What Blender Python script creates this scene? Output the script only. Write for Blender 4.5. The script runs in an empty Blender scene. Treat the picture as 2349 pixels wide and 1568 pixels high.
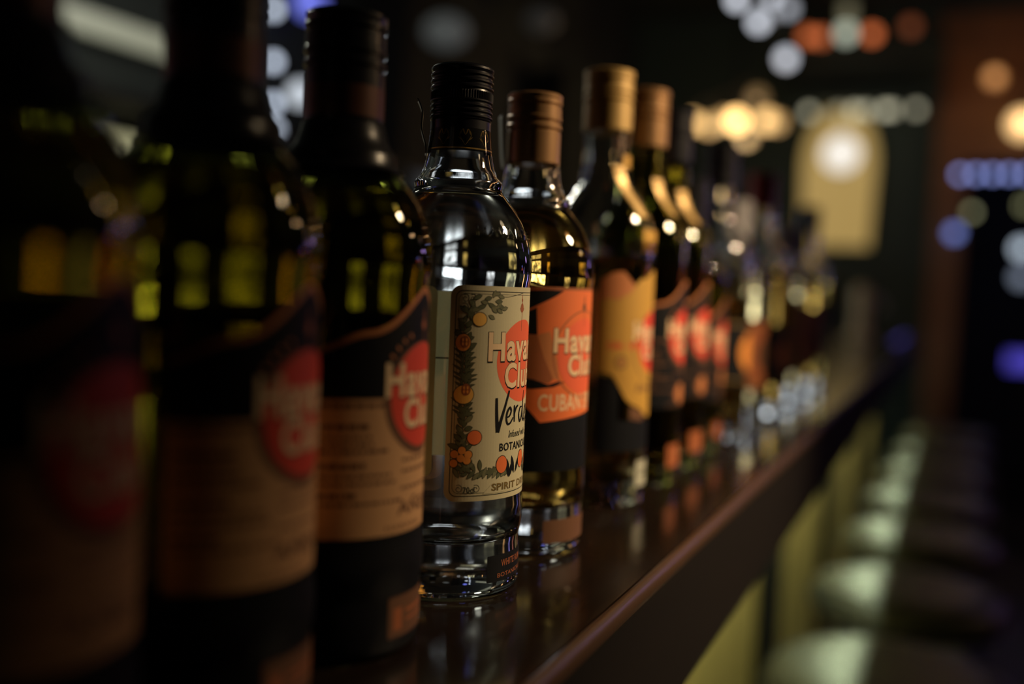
import bpy, bmesh, math, random
from mathutils import Vector, Matrix
random.seed(7)
SC = bpy.context.scene
COL = SC.collection
PI = math.pi

# ------------------------------------------------------------------ camera
BT = 1.12                                   # height of the bar top
psi, pit, rho = map(math.radians, (23.65, 3.16, 2.4))
fw = Vector((-math.sin(psi)*math.cos(pit), math.cos(psi)*math.cos(pit), -math.sin(pit)))
r0 = Vector((math.cos(psi), math.sin(psi), 0)); u0 = r0.cross(fw)
rt = r0*math.cos(rho) + u0*math.sin(rho); up = u0*math.cos(rho) - r0*math.sin(rho)
cd = bpy.data.cameras.new('camera'); cam = bpy.data.objects.new('camera', cd); COL.objects.link(cam)
m = Matrix((rt, up, -fw)).transposed().to_4x4(); m.translation = (0, 0, BT + .152)
cam.matrix_world = m
cd.lens = 35; cd.sensor_width = 36; cd.clip_start = .01
cd.dof.use_dof = True; cd.dof.focus_distance = .494; cd.dof.aperture_fstop = 2.15
SC.camera = cam
# ------------------------------------------------------------------ world, view
w = bpy.data.worlds.new('world'); SC.world = w; w.use_nodes = True
w.node_tree.nodes['Background'].inputs[0].default_value = (.55, .8, 1, 1)
w.node_tree.nodes['Background'].inputs[1].default_value = .006
SC.view_settings.view_transform = 'Standard'; SC.view_settings.look = 'None'
SC.view_settings.gamma = 1; SC.view_settings.exposure = 0
SC.cycles.use_denoising = True
SC.cycles.sample_clamp_indirect = 4; SC.cycles.blur_glossy = .3
SC.cycles.max_bounces = 16; SC.cycles.transmission_bounces = 14; SC.cycles.transparent_max_bounces = 12

# ------------------------------------------------------------------ lights of the room
def light(name, kind, loc, energy, col, size=.05, aim=None, **kw):
    l = bpy.data.lights.new(name, kind); l.energy = energy; l.color = col
    o = bpy.data.objects.new(name, l); COL.objects.link(o); o.location = loc
    if kind in ('POINT', 'SPOT'): l.shadow_soft_size = size
    if kind == 'AREA': l.size = size
    for k, v in kw.items(): setattr(l, k, v)
    if aim: o.rotation_euler = (Vector(aim) - Vector(loc)).to_track_quat('-Z', 'Y').to_euler()
    return o
light('bar_spot_light', 'SPOT', (.66, .98, 1.93), 96, (1, .73, .43), .08, aim=(-.20, .805, 1.20), spot_size=math.radians(52), spot_blend=1)
light('room_warm_light', 'POINT', (1.9, 2.6, 2.2), 6, (1, .6, .3), .08)
light('violet_room_light', 'POINT', (1.25, 3.9, 1.7), 3, (.62, .38, 1), .08)
light('back_bar_light', 'POINT', (-1.25, 1.35, 1.95), 13, (.95, .95, .80), .06)
light('hatch_room_light', 'POINT', (.6, 7.0, 2.2), 2, (.35, .45, 1), .1)

# ------------------------------------------------------------------ materials
def pri(name, col, rough=.5, metal=0, noise=None, bump=None, **kw):
    mt = bpy.data.materials.new(name); mt.use_nodes = True
    nt = mt.node_tree; b = nt.nodes['Principled BSDF']
    b.inputs['Base Color'].default_value = (*col, 1)
    b.inputs['Roughness'].default_value = rough; b.inputs['Metallic'].default_value = metal
    for k, v in kw.items(): b.inputs[k.replace('_', ' ')].default_value = v
    if noise:                       # (scale, second colour, stretch)
        tc = nt.nodes.new('ShaderNodeTexCoord'); mp = nt.nodes.new('ShaderNodeMapping')
        mp.inputs['Scale'].default_value = noise[2] if len(noise) > 2 else (1, 1, 1)
        nz = nt.nodes.new('ShaderNodeTexNoise'); nz.inputs['Scale'].default_value = noise[0]; nz.inputs['Detail'].default_value = 6
        mx = nt.nodes.new('ShaderNodeMix'); mx.data_type = 'RGBA'
        mx.inputs['A'].default_value = (*col, 1); mx.inputs['B'].default_value = (*noise[1], 1)
        nt.links.new(tc.outputs['Object'], mp.inputs[0]); nt.links.new(mp.outputs[0], nz.inputs['Vector'])
        nt.links.new(nz.outputs[0], mx.inputs['Factor']); nt.links.new(mx.outputs['Result'], b.inputs['Base Color'])
        if bump:
            bp = nt.nodes.new('ShaderNodeBump'); bp.inputs['Strength'].default_value = bump; bp.inputs['Distance'].default_value = .002
            nt.links.new(nz.outputs[0], bp.inputs['Height']); nt.links.new(bp.outputs[0], b.inputs['Normal'])
    return mt
def glass(name, col, ior=1.5, rough=0.0):
    return pri(name, col, rough, Transmission_Weight=1.0, IOR=ior)
def emit(name, col, s, base=(.3, .3, .3), mottle=None):
    mt = pri(name, base, .4, Emission_Color=(*col, 1), Emission_Strength=s)
    if mottle:                      # uneven glow, breaks up the refractions of the added panels
        nt = mt.node_tree; b = nt.nodes['Principled BSDF']
        tc = nt.nodes.new('ShaderNodeTexCoord'); nz = nt.nodes.new('ShaderNodeTexNoise'); nz.inputs['Scale'].default_value = mottle; nz.inputs['Detail'].default_value = 3
        rp = nt.nodes.new('ShaderNodeMapRange'); rp.inputs[1].default_value = .42; rp.inputs[2].default_value = .62; rp.inputs[3].default_value = .12*s; rp.inputs[4].default_value = 1.5*s
        nt.links.new(tc.outputs['Object'], nz.inputs['Vector']); nt.links.new(nz.outputs[0], rp.inputs[0]); nt.links.new(rp.outputs[0], b.inputs['Emission Strength'])
    return mt

M = {}
M['clear'] = glass('clear_glass', (.97, .985, .975))
M['dark_glass'] = glass('dark_olive_glass', (.46, .48, .16))
M['rum_clear'] = glass('white_rum', (.985, .985, .96), 1.36)
M['rum_amber'] = glass('amber_rum', (.93, .56, .12), 1.36)
M['rum_gold'] = glass('pale_gold_rum', (.95, .74, .36), 1.36)
M['rum_dark'] = glass('dark_rum', (.62, .46, .12), 1.36)
M['cap_black'] = pri('black_lacquered_metal', (.008, .008, .012), .28)
M['cap_brown'] = pri('copper_brown_metal', (.36, .20, .09), .34, .55)
M['cap_gold'] = pri('gold_metal', (.42, .27, .09), .45, .35)
M['cap_white'] = pri('white_plastic', (.6, .58, .6), .35)
M['cap_red'] = pri('dark_red_foil', (.2, .02, .02), .35, .4)
M['gold_ink'] = pri('gold_ink', (.75, .5, .16), .35, .7)
M['gold_dim'] = pri('antique_gold_ink', (.45, .3, .10), .4, .7)
M['paper_verde'] = pri('cream_label_paper', (.58, .53, .35), .55, noise=(900, (.52, .48, .31)))
M['ink_line'] = pri('black_green_ink', (.018, .022, .014), .5)
M['ink_leaf'] = pri('olive_leaf_ink', (.10, .11, .055), .5)
M['ink_leaf2'] = pri('sage_leaf_ink', (.17, .17, .09), .5)
M['ink_black'] = pri('black_ink', (.006, .007, .010), .5, Specular_IOR_Level=.2)
M['ink_orange'] = pri('orange_ink', (.78, .30, .06), .5)
M['ink_yellow'] = pri('yellow_ink', (.85, .47, .10), .5)
M['ink_coral'] = pri('coral_red_ink', (.80, .13, .055), .5)
M['ink_red'] = pri('red_ink', (.66, .055, .03), .5)
M['ink_cream'] = pri('cream_ink', (.80, .58, .36), .5)
M['ink_rust'] = pri('rust_ink', (.34, .10, .035), .5)
M['ink_coral2'] = pri('burnt_orange_ink', (.78, .17, .045), .5)
M['ink_tan'] = pri('tan_label_paper', (.62, .34, .16), .6, noise=(500, (.52, .29, .14)))
M['ink_brown'] = pri('brown_ink', (.13, .055, .025), .55)
M['ink_border'] = pri('copper_border_ink', (.52, .19, .07), .45)
M['paper_yellow'] = pri('mustard_label_paper', (.52, .29, .045), .55, noise=(300, (.46, .25, .04)))
M['paper_grey'] = pri('grey_back_label_paper', (.50, .50, .40), .6)
def translucent_paper(name, col):
    mt = pri(name, col, .7); nt = mt.node_tree; b = nt.nodes['Principled BSDF']; tr_ = nt.nodes.new('ShaderNodeBsdfTranslucent'); mx = nt.nodes.new('ShaderNodeMixShader')
    tr_.inputs[0].default_value = (*col, 1); mx.inputs[0].default_value = .55
    nt.links.new(b.outputs[0], mx.inputs[1]); nt.links.new(tr_.outputs[0], mx.inputs[2]); nt.links.new(mx.outputs[0], nt.nodes['Material Output'].inputs[0]); return mt
M['paper_thin'] = translucent_paper('thin_grey_label_paper', (.66, .62, .36))
M['band'] = pri('dark_red_brown_foil', (.10, .035, .018), .4, .3)
M['strip'] = pri('paper_tax_strip', (.40, .40, .34), .5)
M['wood_top'] = pri('dark_varnished_wood', (.007, .005, .004), .15, noise=(7, (.016, .009, .006), (10, .7, 1)), bump=.12)
M['wood_edge'] = pri('worn_brown_wood_edge', (.085, .045, .026), .32, noise=(14, (.045, .025, .016), (8, .6, 8)), bump=.2)
M['wood_dark'] = pri('dark_stained_wood', (.009, .008, .008), .55, noise=(6, (.013, .010, .009), (6, 1, 6)), Specular_IOR_Level=.12)
M['panel'] = pri('ochre_painted_panel', (.38, .255, .07), .6, noise=(18, (.31, .21, .06)))
M['leather'] = pri('black_leather', (.035, .034, .028), .42, noise=(140, (.05, .046, .036)), bump=.2)
M['leather_pale'] = pri('pale_green_leather', (.42, .5, .36), .45)
M['chrome'] = pri('dark_steel', (.28, .27, .26), .3, 1)
M['floor'] = pri('dark_floorboard', (.030, .024, .020), .45, noise=(5, (.05, .038, .028), (8, .8, 1)))
M['wall_dark'] = pri('dark_wall_paint', (.030, .036, .036), .8, noise=(4, (.022, .028, .028)))
M['wall_green'] = pri('dark_green_wall', (.035, .06, .05), .75, noise=(4, (.025, .045, .04)))
M['wall_brown'] = pri('brown_timber', (.24, .11, .05), .6, noise=(6, (.15, .07, .03), (1, 1, .2)))
M['iron'] = pri('black_iron', (.015, .015, .015), .45, .6)
M['cable'] = pri('black_cable', (.01, .01, .01), .6)
M['leafdark'] = pri('dark_foliage', (.02, .03, .012), .6)
M['pot'] = pri('dark_clay_pot', (.05, .03, .02), .7)

# ------------------------------------------------------------------ helpers
def link(name, me, mat=None, parent=None, loc=None):
    o = bpy.data.objects.new(name, me); COL.objects.link(o)
    if mat is not None and me is not None and not me.materials: me.materials.append(mat)
    if parent: o.parent = parent
    if loc: o.location = loc
    return o
def tag(o, label, cat, group=None):
    o['label'] = label; o['category'] = cat
    if group: o['group'] = group
    return o
def empty(name, loc, rz=0):
    o = bpy.data.objects.new(name, None); COL.objects.link(o); o.location = loc; o.rotation_euler = (0, 0, rz); o.empty_display_size = .05
    return o
def struct(o):
    o['kind'] = 'structure'; return o
def mesh(name, vs, fs, smooth=False):
    me = bpy.data.meshes.new(name); me.from_pydata(vs, [], fs); me.validate(); me.update()
    if smooth: me.polygons.foreach_set('use_smooth', [True]*len(me.polygons))
    return me
def fixn(me, angle=None):
    bm = bmesh.new(); bm.from_mesh(me); bmesh.ops.recalc_face_normals(bm, faces=bm.faces); bm.to_mesh(me); bm.free()
    if angle is not None:
        me.polygons.foreach_set('use_smooth', [True]*len(me.polygons)); me.set_sharp_from_angle(angle=math.radians(angle))
    return me
def lathe(name, prof, seg=64, angle=40, mm=True, wob=None):
    k = .001 if mm else 1
    vs, fs, rings = [], [], []
    for i, (r, z) in enumerate(prof):
        if r < 1e-6: rings.append([len(vs)]); vs.append((0, 0, z*k)); continue
        ring = []
        for j in range(seg):
            rr = r + (wob(i, j) if wob else 0)
            a = 2*PI*j/seg; ring.append(len(vs)); vs.append((rr*k*math.cos(a), rr*k*math.sin(a), z*k))
        rings.append(ring)
    for a, b in zip(rings, rings[1:]):
        if len(a) == 1 and len(b) == 1: continue
        for j in range(seg):
            j2 = (j+1) % seg
            if len(a) == 1: fs.append((a[0], b[j2], b[j]))
            elif len(b) == 1: fs.append((a[j], a[j2], b[0]))
            else: fs.append((a[j], a[j2], b[j2], b[j]))
    return fixn(mesh(name, vs, fs), angle)
def box(name, lo, hi, mat, parent=None, bev=.004):
    bm = bmesh.new(); bmesh.ops.create_cube(bm, size=1)
    for v in bm.verts: v.co = Vector([(lo[i]+hi[i])/2 + v.co[i]*(hi[i]-lo[i]) for i in range(3)])
    if bev: bmesh.ops.bevel(bm, geom=bm.edges[:], offset=bev, segments=2, affect='EDGES')
    me = bpy.data.meshes.new(name); bm.to_mesh(me); bm.free()
    return link(name, me, mat, parent)
def tube(name, pts, rad, mat, parent=None, seg=8, taper=None):
    pts = [Vector(p) for p in pts]; vs, fs = [], []
    for i, p in enumerate(pts):
        t = (pts[min(i+1, len(pts)-1)] - pts[max(i-1, 0)]).normalized()
        a = t.orthogonal().normalized() if i == 0 else (a - t*a.dot(t)).normalized()
        b = t.cross(a); r = rad if taper is None else rad*taper[i]
        for j in range(seg):
            q = 2*PI*j/seg; vs.append(p + a*math.cos(q)*r + b*math.sin(q)*r)
    n = len(pts)
    for i in range(n-1):
        for j in range(seg):
            fs.append((i*seg+j, i*seg+(j+1) % seg, (i+1)*seg+(j+1) % seg, (i+1)*seg+j))
    fs.append(tuple(range(seg))[::-1]); fs.append(tuple((n-1)*seg+j for j in range(seg)))
    return link(name, fixn(mesh(name, vs, fs), 50), mat, parent)
def ball(name, r, mat, parent=None, loc=(0, 0, 0), sz=1, seg=20):
    prof = [(r*math.sin(PI*i/12), -r*sz*math.cos(PI*i/12)) for i in range(13)]
    prof[0] = (0, -r*sz); prof[-1] = (0, r*sz)
    return link(name, lathe(name, prof, seg, 80, mm=False), mat, parent, loc)

# --- flat print wrapped on a bottle: shapes are drawn in mm, u along the arc, v up
def circ(cu, cv, ru, rv=None, n=28, a0=0, a1=2*PI):
    rv = rv or ru
    full = abs(a1-a0-2*PI) < 1e-6
    return [(cu+ru*math.cos(a0+(a1-a0)*i/(n if full else n-1)), cv+rv*math.sin(a0+(a1-a0)*i/(n if full else n-1))) for i in range(n)]
def rrect(u0_, u1_, v0, v1, r, n=6):
    p = []
    for cx, cy, a in ((u1_-r, v1-r, 0), (u0_+r, v1-r, PI/2), (u0_+r, v0+r, PI), (u1_-r, v0+r, 1.5*PI)):
        p += [(cx+r*math.cos(a+PI/2*i/n), cy+r*math.sin(a+PI/2*i/n)) for i in range(n+1)]
    return p
def rect(u0_, u1_, v0, v1): return [(u0_, v0), (u1_, v0), (u1_, v1), (u0_, v1)]
def stroke(pts, wd, wtaper=None):
    L, Rr = [], []
    n = len(pts)
    for i, p in enumerate(pts):
        a = pts[max(i-1, 0)]; b = pts[min(i+1, n-1)]
        dx, dy = b[0]-a[0], b[1]-a[1]; l = math.hypot(dx, dy) or 1
        h = wd/2*(wtaper[i] if wtaper else 1)
        L.append((p[0]-dy/l*h, p[1]+dx/l*h)); Rr.append((p[0]+dy/l*h, p[1]-dx/l*h))
    return [[L[i], Rr[i], Rr[i+1], L[i+1]] for i in range(n-1)]
def leaf(cu, cv, ln, wd, ang):
    n = 6; p = []
    for i in range(n+1): t = i/n; p.append((t*ln, wd/2*math.sin(PI*t)**.8 if 0 < t < 1 else 0))
    for i in range(n-1, 0, -1): t = i/n; p.append((t*ln, -wd/2*math.sin(PI*t)**.8))
    c, s = math.cos(ang), math.sin(ang)
    return [(cu+x*c-y*s, cv+x*s+y*c) for x, y in p]
def smooth(pts, k=6):
    out = []
    for i in range(len(pts)-1):
        p0, p1, p2, p3 = pts[max(i-1, 0)], pts[i], pts[i+1], pts[min(i+2, len(pts)-1)]
        for j in range(k):
            t = j/k
            out.append(tuple(.5*(2*p1[d]+(p2[d]-p0[d])*t+(2*p0[d]-5*p1[d]+4*p2[d]-p3[d])*t*t+(3*p1[d]-p0[d]-3*p2[d]+p3[d])*t**3) for d in (0, 1)))
    out.append(pts[-1]); return out
_txt = {}
def text2d(s, u0_, u1_, v0, v1, bold=0, shear=0):
    key = (s, bold, shear)
    if key not in _txt:
        c = bpy.data.curves.new('t', 'FONT'); c.body = s; c.size = 1; c.offset = bold; c.shear = shear; c.resolution_u = 3; c.space_character = 1.05 + bold*1.5
        o = bpy.data.objects.new('t', c); COL.objects.link(o)
        bpy.context.view_layer.update()
        ev = o.evaluated_get(bpy.context.evaluated_depsgraph_get()); me = bpy.data.meshes.new_from_object(ev)
        vs = [tuple(v.co[:2]) for v in me.vertices]; fs = [tuple(p.vertices) for p in me.polygons]
        bpy.data.objects.remove(o); bpy.data.meshes.remove(me); bpy.data.curves.remove(c)
        x0, x1 = min(v[0] for v in vs), max(v[0] for v in vs); y0, y1 = min(v[1] for v in vs), max(v[1] for v in vs)
        _txt[key] = ([((a-x0)/(x1-x0), (b-y0)/(y1-y0)) for a, b in vs], fs)
    vs, fs = _txt[key]
    return ([(u0_+a*(u1_-u0_), v0+b*(v1-v0)) for a, b in vs], fs)
def decal(name, items, mat, parent, R=38.6, lay=1, step=1.6):
    """items: polygons (lists of uv) or (verts, faces) in mm, bent to radius R; lay raises it by 0.03 mm per layer"""
    bm = bmesh.new()
    for it in items:
        if isinstance(it, tuple):
            vv = [bm.verts.new((a, b, 0)) for a, b in it[0]]
            for f in it[1]:
                try: bm.faces.new([vv[i] for i in f])
                except ValueError: pass
        else:
            bm.faces.new([bm.verts.new((a, b, 0)) for a, b in it])
    us = [v.co.x for v in bm.verts]; a, b = min(us), max(us)
    bmesh.ops.triangulate(bm, faces=[f for f in bm.faces if len(f.verts) > 4])
    k = math.ceil(a/step)*step
    while k < b:
        bmesh.ops.bisect_plane(bm, geom=bm.verts[:]+bm.edges[:]+bm.faces[:], plane_co=(k, 0, 0), plane_no=(1, 0, 0), dist=1e-5); k += step
    r = R + .03*lay
    for v in bm.verts:
        t = v.co.x/R; v.co = (r*.001*math.cos(t), r*.001*math.sin(t), v.co.y*.001)
    bmesh.ops.recalc_face_normals(bm, faces=bm.faces)
    for f in bm.faces:
        c = f.calc_center_median()
        if f.normal.x*c.x + f.normal.y*c.y < 0: f.normal_flip()
    me = bpy.data.meshes.new(name); bm.to_mesh(me); bm.free()
    return link(name, me, mat, parent)

# ------------------------------------------------------------------ the room shell
XL, XR, YN, YF, ZC = -2.0, 2.8, -2.4, 6.4, 3.05
fl = struct(box('floor', (XL-.1, YN-.1, -.06), (XR+.1, YF+2.3, 0), M['floor'], bev=0))
struct(box('ceiling', (XL-.1, YN-.1, ZC), (XR+.1, YF+2.3, ZC+.06), M['wall_dark'], bev=0))
struct(box('wall_left', (XL-.1, YN-.1, 0), (XL, YF+2.3, ZC), M['wall_dark'], bev=0))
struct(box('wall_right', (XR, YN-.1, 0), (XR+.1, YF+2.3, ZC), M['wall_dark'], bev=0))
struct(box('wall_near', (XL, YN-.1, 0), (XR, YN, ZC), M['wall_dark'], bev=0))
# far wall with a wide timber-framed opening on its right
bm = bmesh.new()
def bmbox(bm, lo, hi):
    r = bmesh.ops.create_cube(bm, size=1)['verts']
    for v in r: v.co = Vector([(lo[i]+hi[i])/2 + v.co[i]*(hi[i]-lo[i]) for i in range(3)])
bmbox(bm, (XL, YF, 0), (-.13, YF+.12, ZC)); bmbox(bm, (1.5, YF, 0), (XR, YF+.12, ZC)); bmbox(bm, (-.13, YF, 2.12), (1.5, YF+.12, ZC))
me = bpy.data.meshes.new('wall_far'); bm.to_mesh(me); bm.free()
struct(link('wall_far', me, M['wall_green']))
struct(box('wall_end', (XL, YF+2.2, 0), (XR, YF+2.3, ZC), M['wall_dark'], bev=0))
tr = struct(empty('trim_1', (0, YF, 0)))
box('post', (-.14, -.06, 0), (.04, .0, 2.10), M['wall_brown'], tr)
box('post', (1.46, -.06, 0), (1.62, .0, 2.10), M['wall_brown'], tr)
for i in range(5):
    box('plank', (-.14, -.05-.004*(i % 2), 2.11+i*.17), (1.62, 0, 2.11+i*.17+.164), M['wall_brown'], tr)

# ------------------------------------------------------------------ the bar counter
XE = -.135                                   # customer edge of the bar top
bar = tag(empty('bar_counter', (-.5, 1.9, 0)), 'long dark varnished bar counter with brown edge carrying the bottle row', 'bar counter')
def P(o): o.parent = bar; o.matrix_parent_inverse = Matrix.Translation((.5, -1.9, 0)); return o
Y0, Y1 = -1.2, 4.95
P(box('worktop', (-.80, Y0, BT-.011), (XE-.0065, Y1, BT), M['wood_top'], bev=.001)); P(box('worktop_core', (-.80, Y0, BT-.035), (XE-.020, Y1, BT-.0112), M['wood_dark'], bev=0))
# rolled nosing along the edge
prof = [(XE-.0062, BT-.011), (XE-.0062, BT+.0002), (XE-.0045, BT+.0008), (XE-.0028, BT+.0006), (XE-.0008, BT-.0012), (XE, BT-.004), (XE, BT-.007), (XE-.001, BT-.009)]
n = len(prof); NS = 40
vs = [(x, Y0+(Y1-Y0)*s/NS, z) for s in range(NS+1) for x, z in prof]
fs = [(s*n+i, s*n+(i+1) % n, (s+1)*n+(i+1) % n, (s+1)*n+i) for s in range(NS) for i in range(n)] + [tuple(range(n)), tuple(NS*n+i for i in range(n))]
P(link('edge_nosing', fixn(mesh('edge_nosing', vs, fs), 35), M['wood_edge']))
P(box('fascia', (XE-.0195, Y0, BT-.093), (XE-.003, Y1, BT-.0115), M['wood_dark'], bev=.002))
P(box('front_wall', (-.36, Y0, 0), (-.32, Y1, BT-.035), M['wood_dark'], bev=0))
P(box('rear_wall', (-.80, Y0, 0), (-.77, Y1, BT-.035), M['wood_dark'], bev=0))
P(box('end_wall', (-.77, Y1-.03, 0), (-.36, Y1, BT-.035), M['wood_dark'], bev=0))
P(box('end_wall', (-.77, Y0, 0), (-.36, Y0+.03, BT-.035), M['wood_dark'], bev=0))
y = -.92
while y < 4.9:
    P(box('panel', (-.32, y, .16), (-.300, min(y+.77, 4.93), BT-.06), M['panel'], bev=.008))
    if y+1.0 < 4.9: P(box('pilaster', (-.32, y+.80, .02), (-.285, y+.99, BT-.036), M['wood_dark'], bev=.006))
    y += 1.02
P(box('plinth', (-.32, Y0, 0), (-.29, Y1, .12), M['wood_dark'], bev=.004))
sm = emit('under_bar_strip_glow', (.84, 1, .60), 205)
for i in range(12):
    ya = Y0+.05+i*.505
    P(box('light_strip', (XE-.0325, ya, BT-.040), (XE-.0285, ya+.49, BT-.0362), sm, bev=0))

# ------------------------------------------------------------------ stools
def make_stool():
    t = empty('bar_stool', (0, 0, 0))
    R = .178
    prof = [(0, .675), (R-.03, .675), (R-.008, .682), (R, .697), (R, .712), (R-.010, .728), (R-.035, .738), (R-.08, .741), (0, .735)]
    link('seat', lathe('seat', prof, 48, 60, mm=False), M['leather'], t)
    link('seat_piping', lathe('seat_piping', [(R-.002, .694), (R+.004, .697), (R+.004, .701), (R-.002, .704)], 48, 60, mm=False), M['leather'], t)
    link('post', lathe('post', [(0, .02), (.03, .02), (.03, .4), (.024, .42), (.024, .66), (.06, .672), (0, .674)], 20, 40, mm=False), M['chrome'], t)
    link('base', lathe('base', [(0, 0), (.19, 0), (.195, .006), (.18, .014), (.05, .03), (.03, .05), (0, .05)], 40, 40, mm=False), M['chrome'], t)
    q = [(.13*math.cos(2*PI*i/28), .13*math.sin(2*PI*i/28), .28) for i in range(29)]
    tube('foot_ring', q, .009, M['chrome'], t)
    for k in range(3):
        a = 2*PI*k/3; tube('spoke', [(.028*math.cos(a), .028*math.sin(a), .28), (.13*math.cos(a), .13*math.sin(a), .28)], .006, M['chrome'], t)
    return t
def copy_tree(o, parent=None):
    c = o.copy(); COL.objects.link(c)
    if parent: c.parent = parent
    for ch in list(o.children): copy_tree(ch, c)
    return c
st = make_stool()
ords = ['nearest', 'second nearest', 'third nearest', 'fourth nearest', 'fifth nearest', 'sixth nearest', 'seventh and farthest']
for i, (x, y) in enumerate([(-.045, 1.54), (-.04, 2.02), (-.03, 2.51), (-.025, 3.0), (-.01, 3.5), (.01, 4.02), (.03, 4.62)]):
    o = st if i == 0 else copy_tree(st)
    o.location = (x, y, 0)
    tag(o, f'round black leather bar stool, {ords[i]} in the row along the counter', 'stool', 'bar stools along the counter')

# ------------------------------------------------------------------ bottles
SHORT_OUT = [(0, 3), (24, 2.2), (30, 1), (33, 0), (35.8, .7), (37.4, 2.6), (38.0, 6), (38.2, 20), (37.7, 24), (37.9, 27), (38.9, 31), (39.3, 36), (39.2, 41), (38.5, 46), (38.5, 100), (38.5, 153.5), (39.2, 157), (39.1, 164), (38.3, 170), (36.6, 177), (33.6, 184), (29.5, 190.5), (25.5, 195.5), (22.8, 198.6), (22.2, 200.4), (22.7, 202.2), (22.0, 204), (19.6, 206.6), (17.8, 211), (16.6, 217), (15.8, 224), (15.0, 232), (14.4, 256), (12.2, 257)]
SHORT_IN = [(10.2, 256), (10.6, 232), (12.2, 218), (14.6, 209), (19.5, 200), (25.5, 192.5), (30.5, 186), (34.2, 177), (35.9, 167), (36.1, 158), (36.1, 60), (36.0, 38), (34.8, 31), (31, 27.5), (22, 25.5), (10, 27.5), (0, 28.5)]
TALL_OUT = [(0, 3), (24, 2.2), (30, 1), (33, 0), (36, .7), (37.6, 2.8), (38.2, 7), (38.3, 30), (38.5, 46), (38.5, 110), (38.5, 180), (38.4, 187), (37.4, 196), (34.6, 205), (30, 213), (24.8, 220), (20.6, 226.5), (18.2, 233), (17, 241), (16.4, 254), (16, 290), (15.4, 303), (12, 304)]
TALL_IN = [(10.4, 303), (11.6, 290), (12.2, 246), (14.6, 231), (20, 221), (26, 214), (31.4, 205.5), (34.6, 196), (36, 186), (36.1, 170), (36.1, 60), (36, 28), (34.5, 21), (30, 18), (20, 17), (8, 19.5), (0, 20)]
def interp(prof, z):
    pr = sorted(prof, key=lambda q: q[1])
    for a, b in zip(pr, pr[1:]):
        if a[1] <= z <= b[1]: return a[0]+(b[0]-a[0])*(z-a[1])/max(b[1]-a[1], 1e-6)
def liquid_prof(inn, level):
    low = [q for q in reversed(inn) if q[1] < level]
    p = [(0, low[0][1]-.3)] + [(r+.25, z-.25) for r, z in low[1:]]
    r = interp([q for q in inn if q[1] > 30], level)+.25
    p += [(r, level), (r-1.2, level-.7), (0, level-.9)]
    return p
_mesh = {}
def shared(key, fn):
    if key not in _mesh: _mesh[key] = fn()
    return _mesh[key].copy() if False else _mesh[key]
def link_shared(name, key, fn, mat, parent):
    k = (key, mat.name)
    if k not in _mesh:
        me = fn(); me.materials.append(mat); _mesh[k] = me
    return link(name, _mesh[k], None, parent)
def cap_rings(parent, z0, h, r, mat, style):
    t = h
    if style == 'ridge':      # roll-on cap with rings and knurled band
        p = [(0, z0+1), (r*.97, z0), (r*.985, z0+.3), (r*.985, z0+15.5), (r*1.01, z0+16.2)]
        z = z0+16.2
        while z < z0+24: p += [(r*.97, z+.5), (r*1.02, z+1.2), (r*1.02, z+1.9), (r*.97, z+2.5)]; z += 2.6
        p += [(r*.985, z0+25), (r*.985, z0+30.5)]
        z = z0+30.5
        while z < z0+t-4: p += [(r*.975, z+.4), (r*1.025, z+1.1), (r*1.025, z+2.0), (r*.975, z+2.8)]; z += 3.2
        p += [(r*1.02, z0+t-2), (r*1.015, z0+t-1), (r*.95, z0+t), (0, z0+t)]
    else:                     # smoother long cap with three grooves
        p = [(0, z0+1), (r*.98, z0), (r, z0+.4), (r, z0+t*.45)]
        for g in (.48, .60, .83): p += [(r*1.0, z0+t*g-.9), (r*.955, z0+t*g-.2), (r*.955, z0+t*g+.5), (r*1.025, z0+t*g+1.3), (r*1.025, z0+t*g+3.0), (r, z0+t*g+3.6)]
        p += [(r*1.02, z0+t-2.2), (r*1.02, z0+t-.8), (r*.96, z0+t), (0, z0+t)]
    c = link_shared('cap', ('cap', z0, h, r, style), lambda: lathe('cap', p, 72, 28), mat, parent)
    if style == 'ridge':
        kn = lathe('knurled_band', [(r*.96, z0+25.2), (r*1.0, z0+25.6), (r*1.0, z0+29.8), (r*.96, z0+30.2)], 144, 20, wob=lambda i, j: (.35 if j % 2 else -.1) if i in (1, 2) else 0)
        link('knurled_band', kn, mat, c)
    return c
def bottle(name, x, y, rot, shape, gl, liq, level, label):
    t = tag(empty(name, (x, y, BT), math.radians(rot)), label, 'bottle', 'liquor bottles lined up along the bar')
    out, inn = (SHORT_OUT, SHORT_IN) if shape == 'short' else (TALL_OUT, TALL_IN)
    link_shared('glass_body', ('g', shape), lambda: lathe('glass_body', out+inn, 96, 60), gl, t)
    if liq: link_shared('liquid', ('l', shape, level), lambda: lathe('liquid', liquid_prof(inn, level), 96, 50), liq, t)
    return t
def wordmark(lab, c=0, v=102, s=1.0, mat='ink_cream', R=38.6, lay=3, wide=1.0):
    """two-line brand lettering over the disc, with its dark outline"""
    a = 24.5*wide*s
    T = [('Havana', c-a, c+a, v+13.2*s, v+27.4*s), ('Club', c-14*wide*s, c+14*wide*s, v, v+12.6*s)]
    decal('lettering_outline', [text2d(q, u-.5+.25, u2+.5+.25, z-.5-.25, z2+.5-.25, .045) for q, u, u2, z, z2 in T], M['ink_black'], lab, R, lay)
    decal('lettering', [text2d(q, u, u2, z, z2, .03) for q, u, u2, z, z2 in T], M[mat], lab, R, lay+1)
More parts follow.
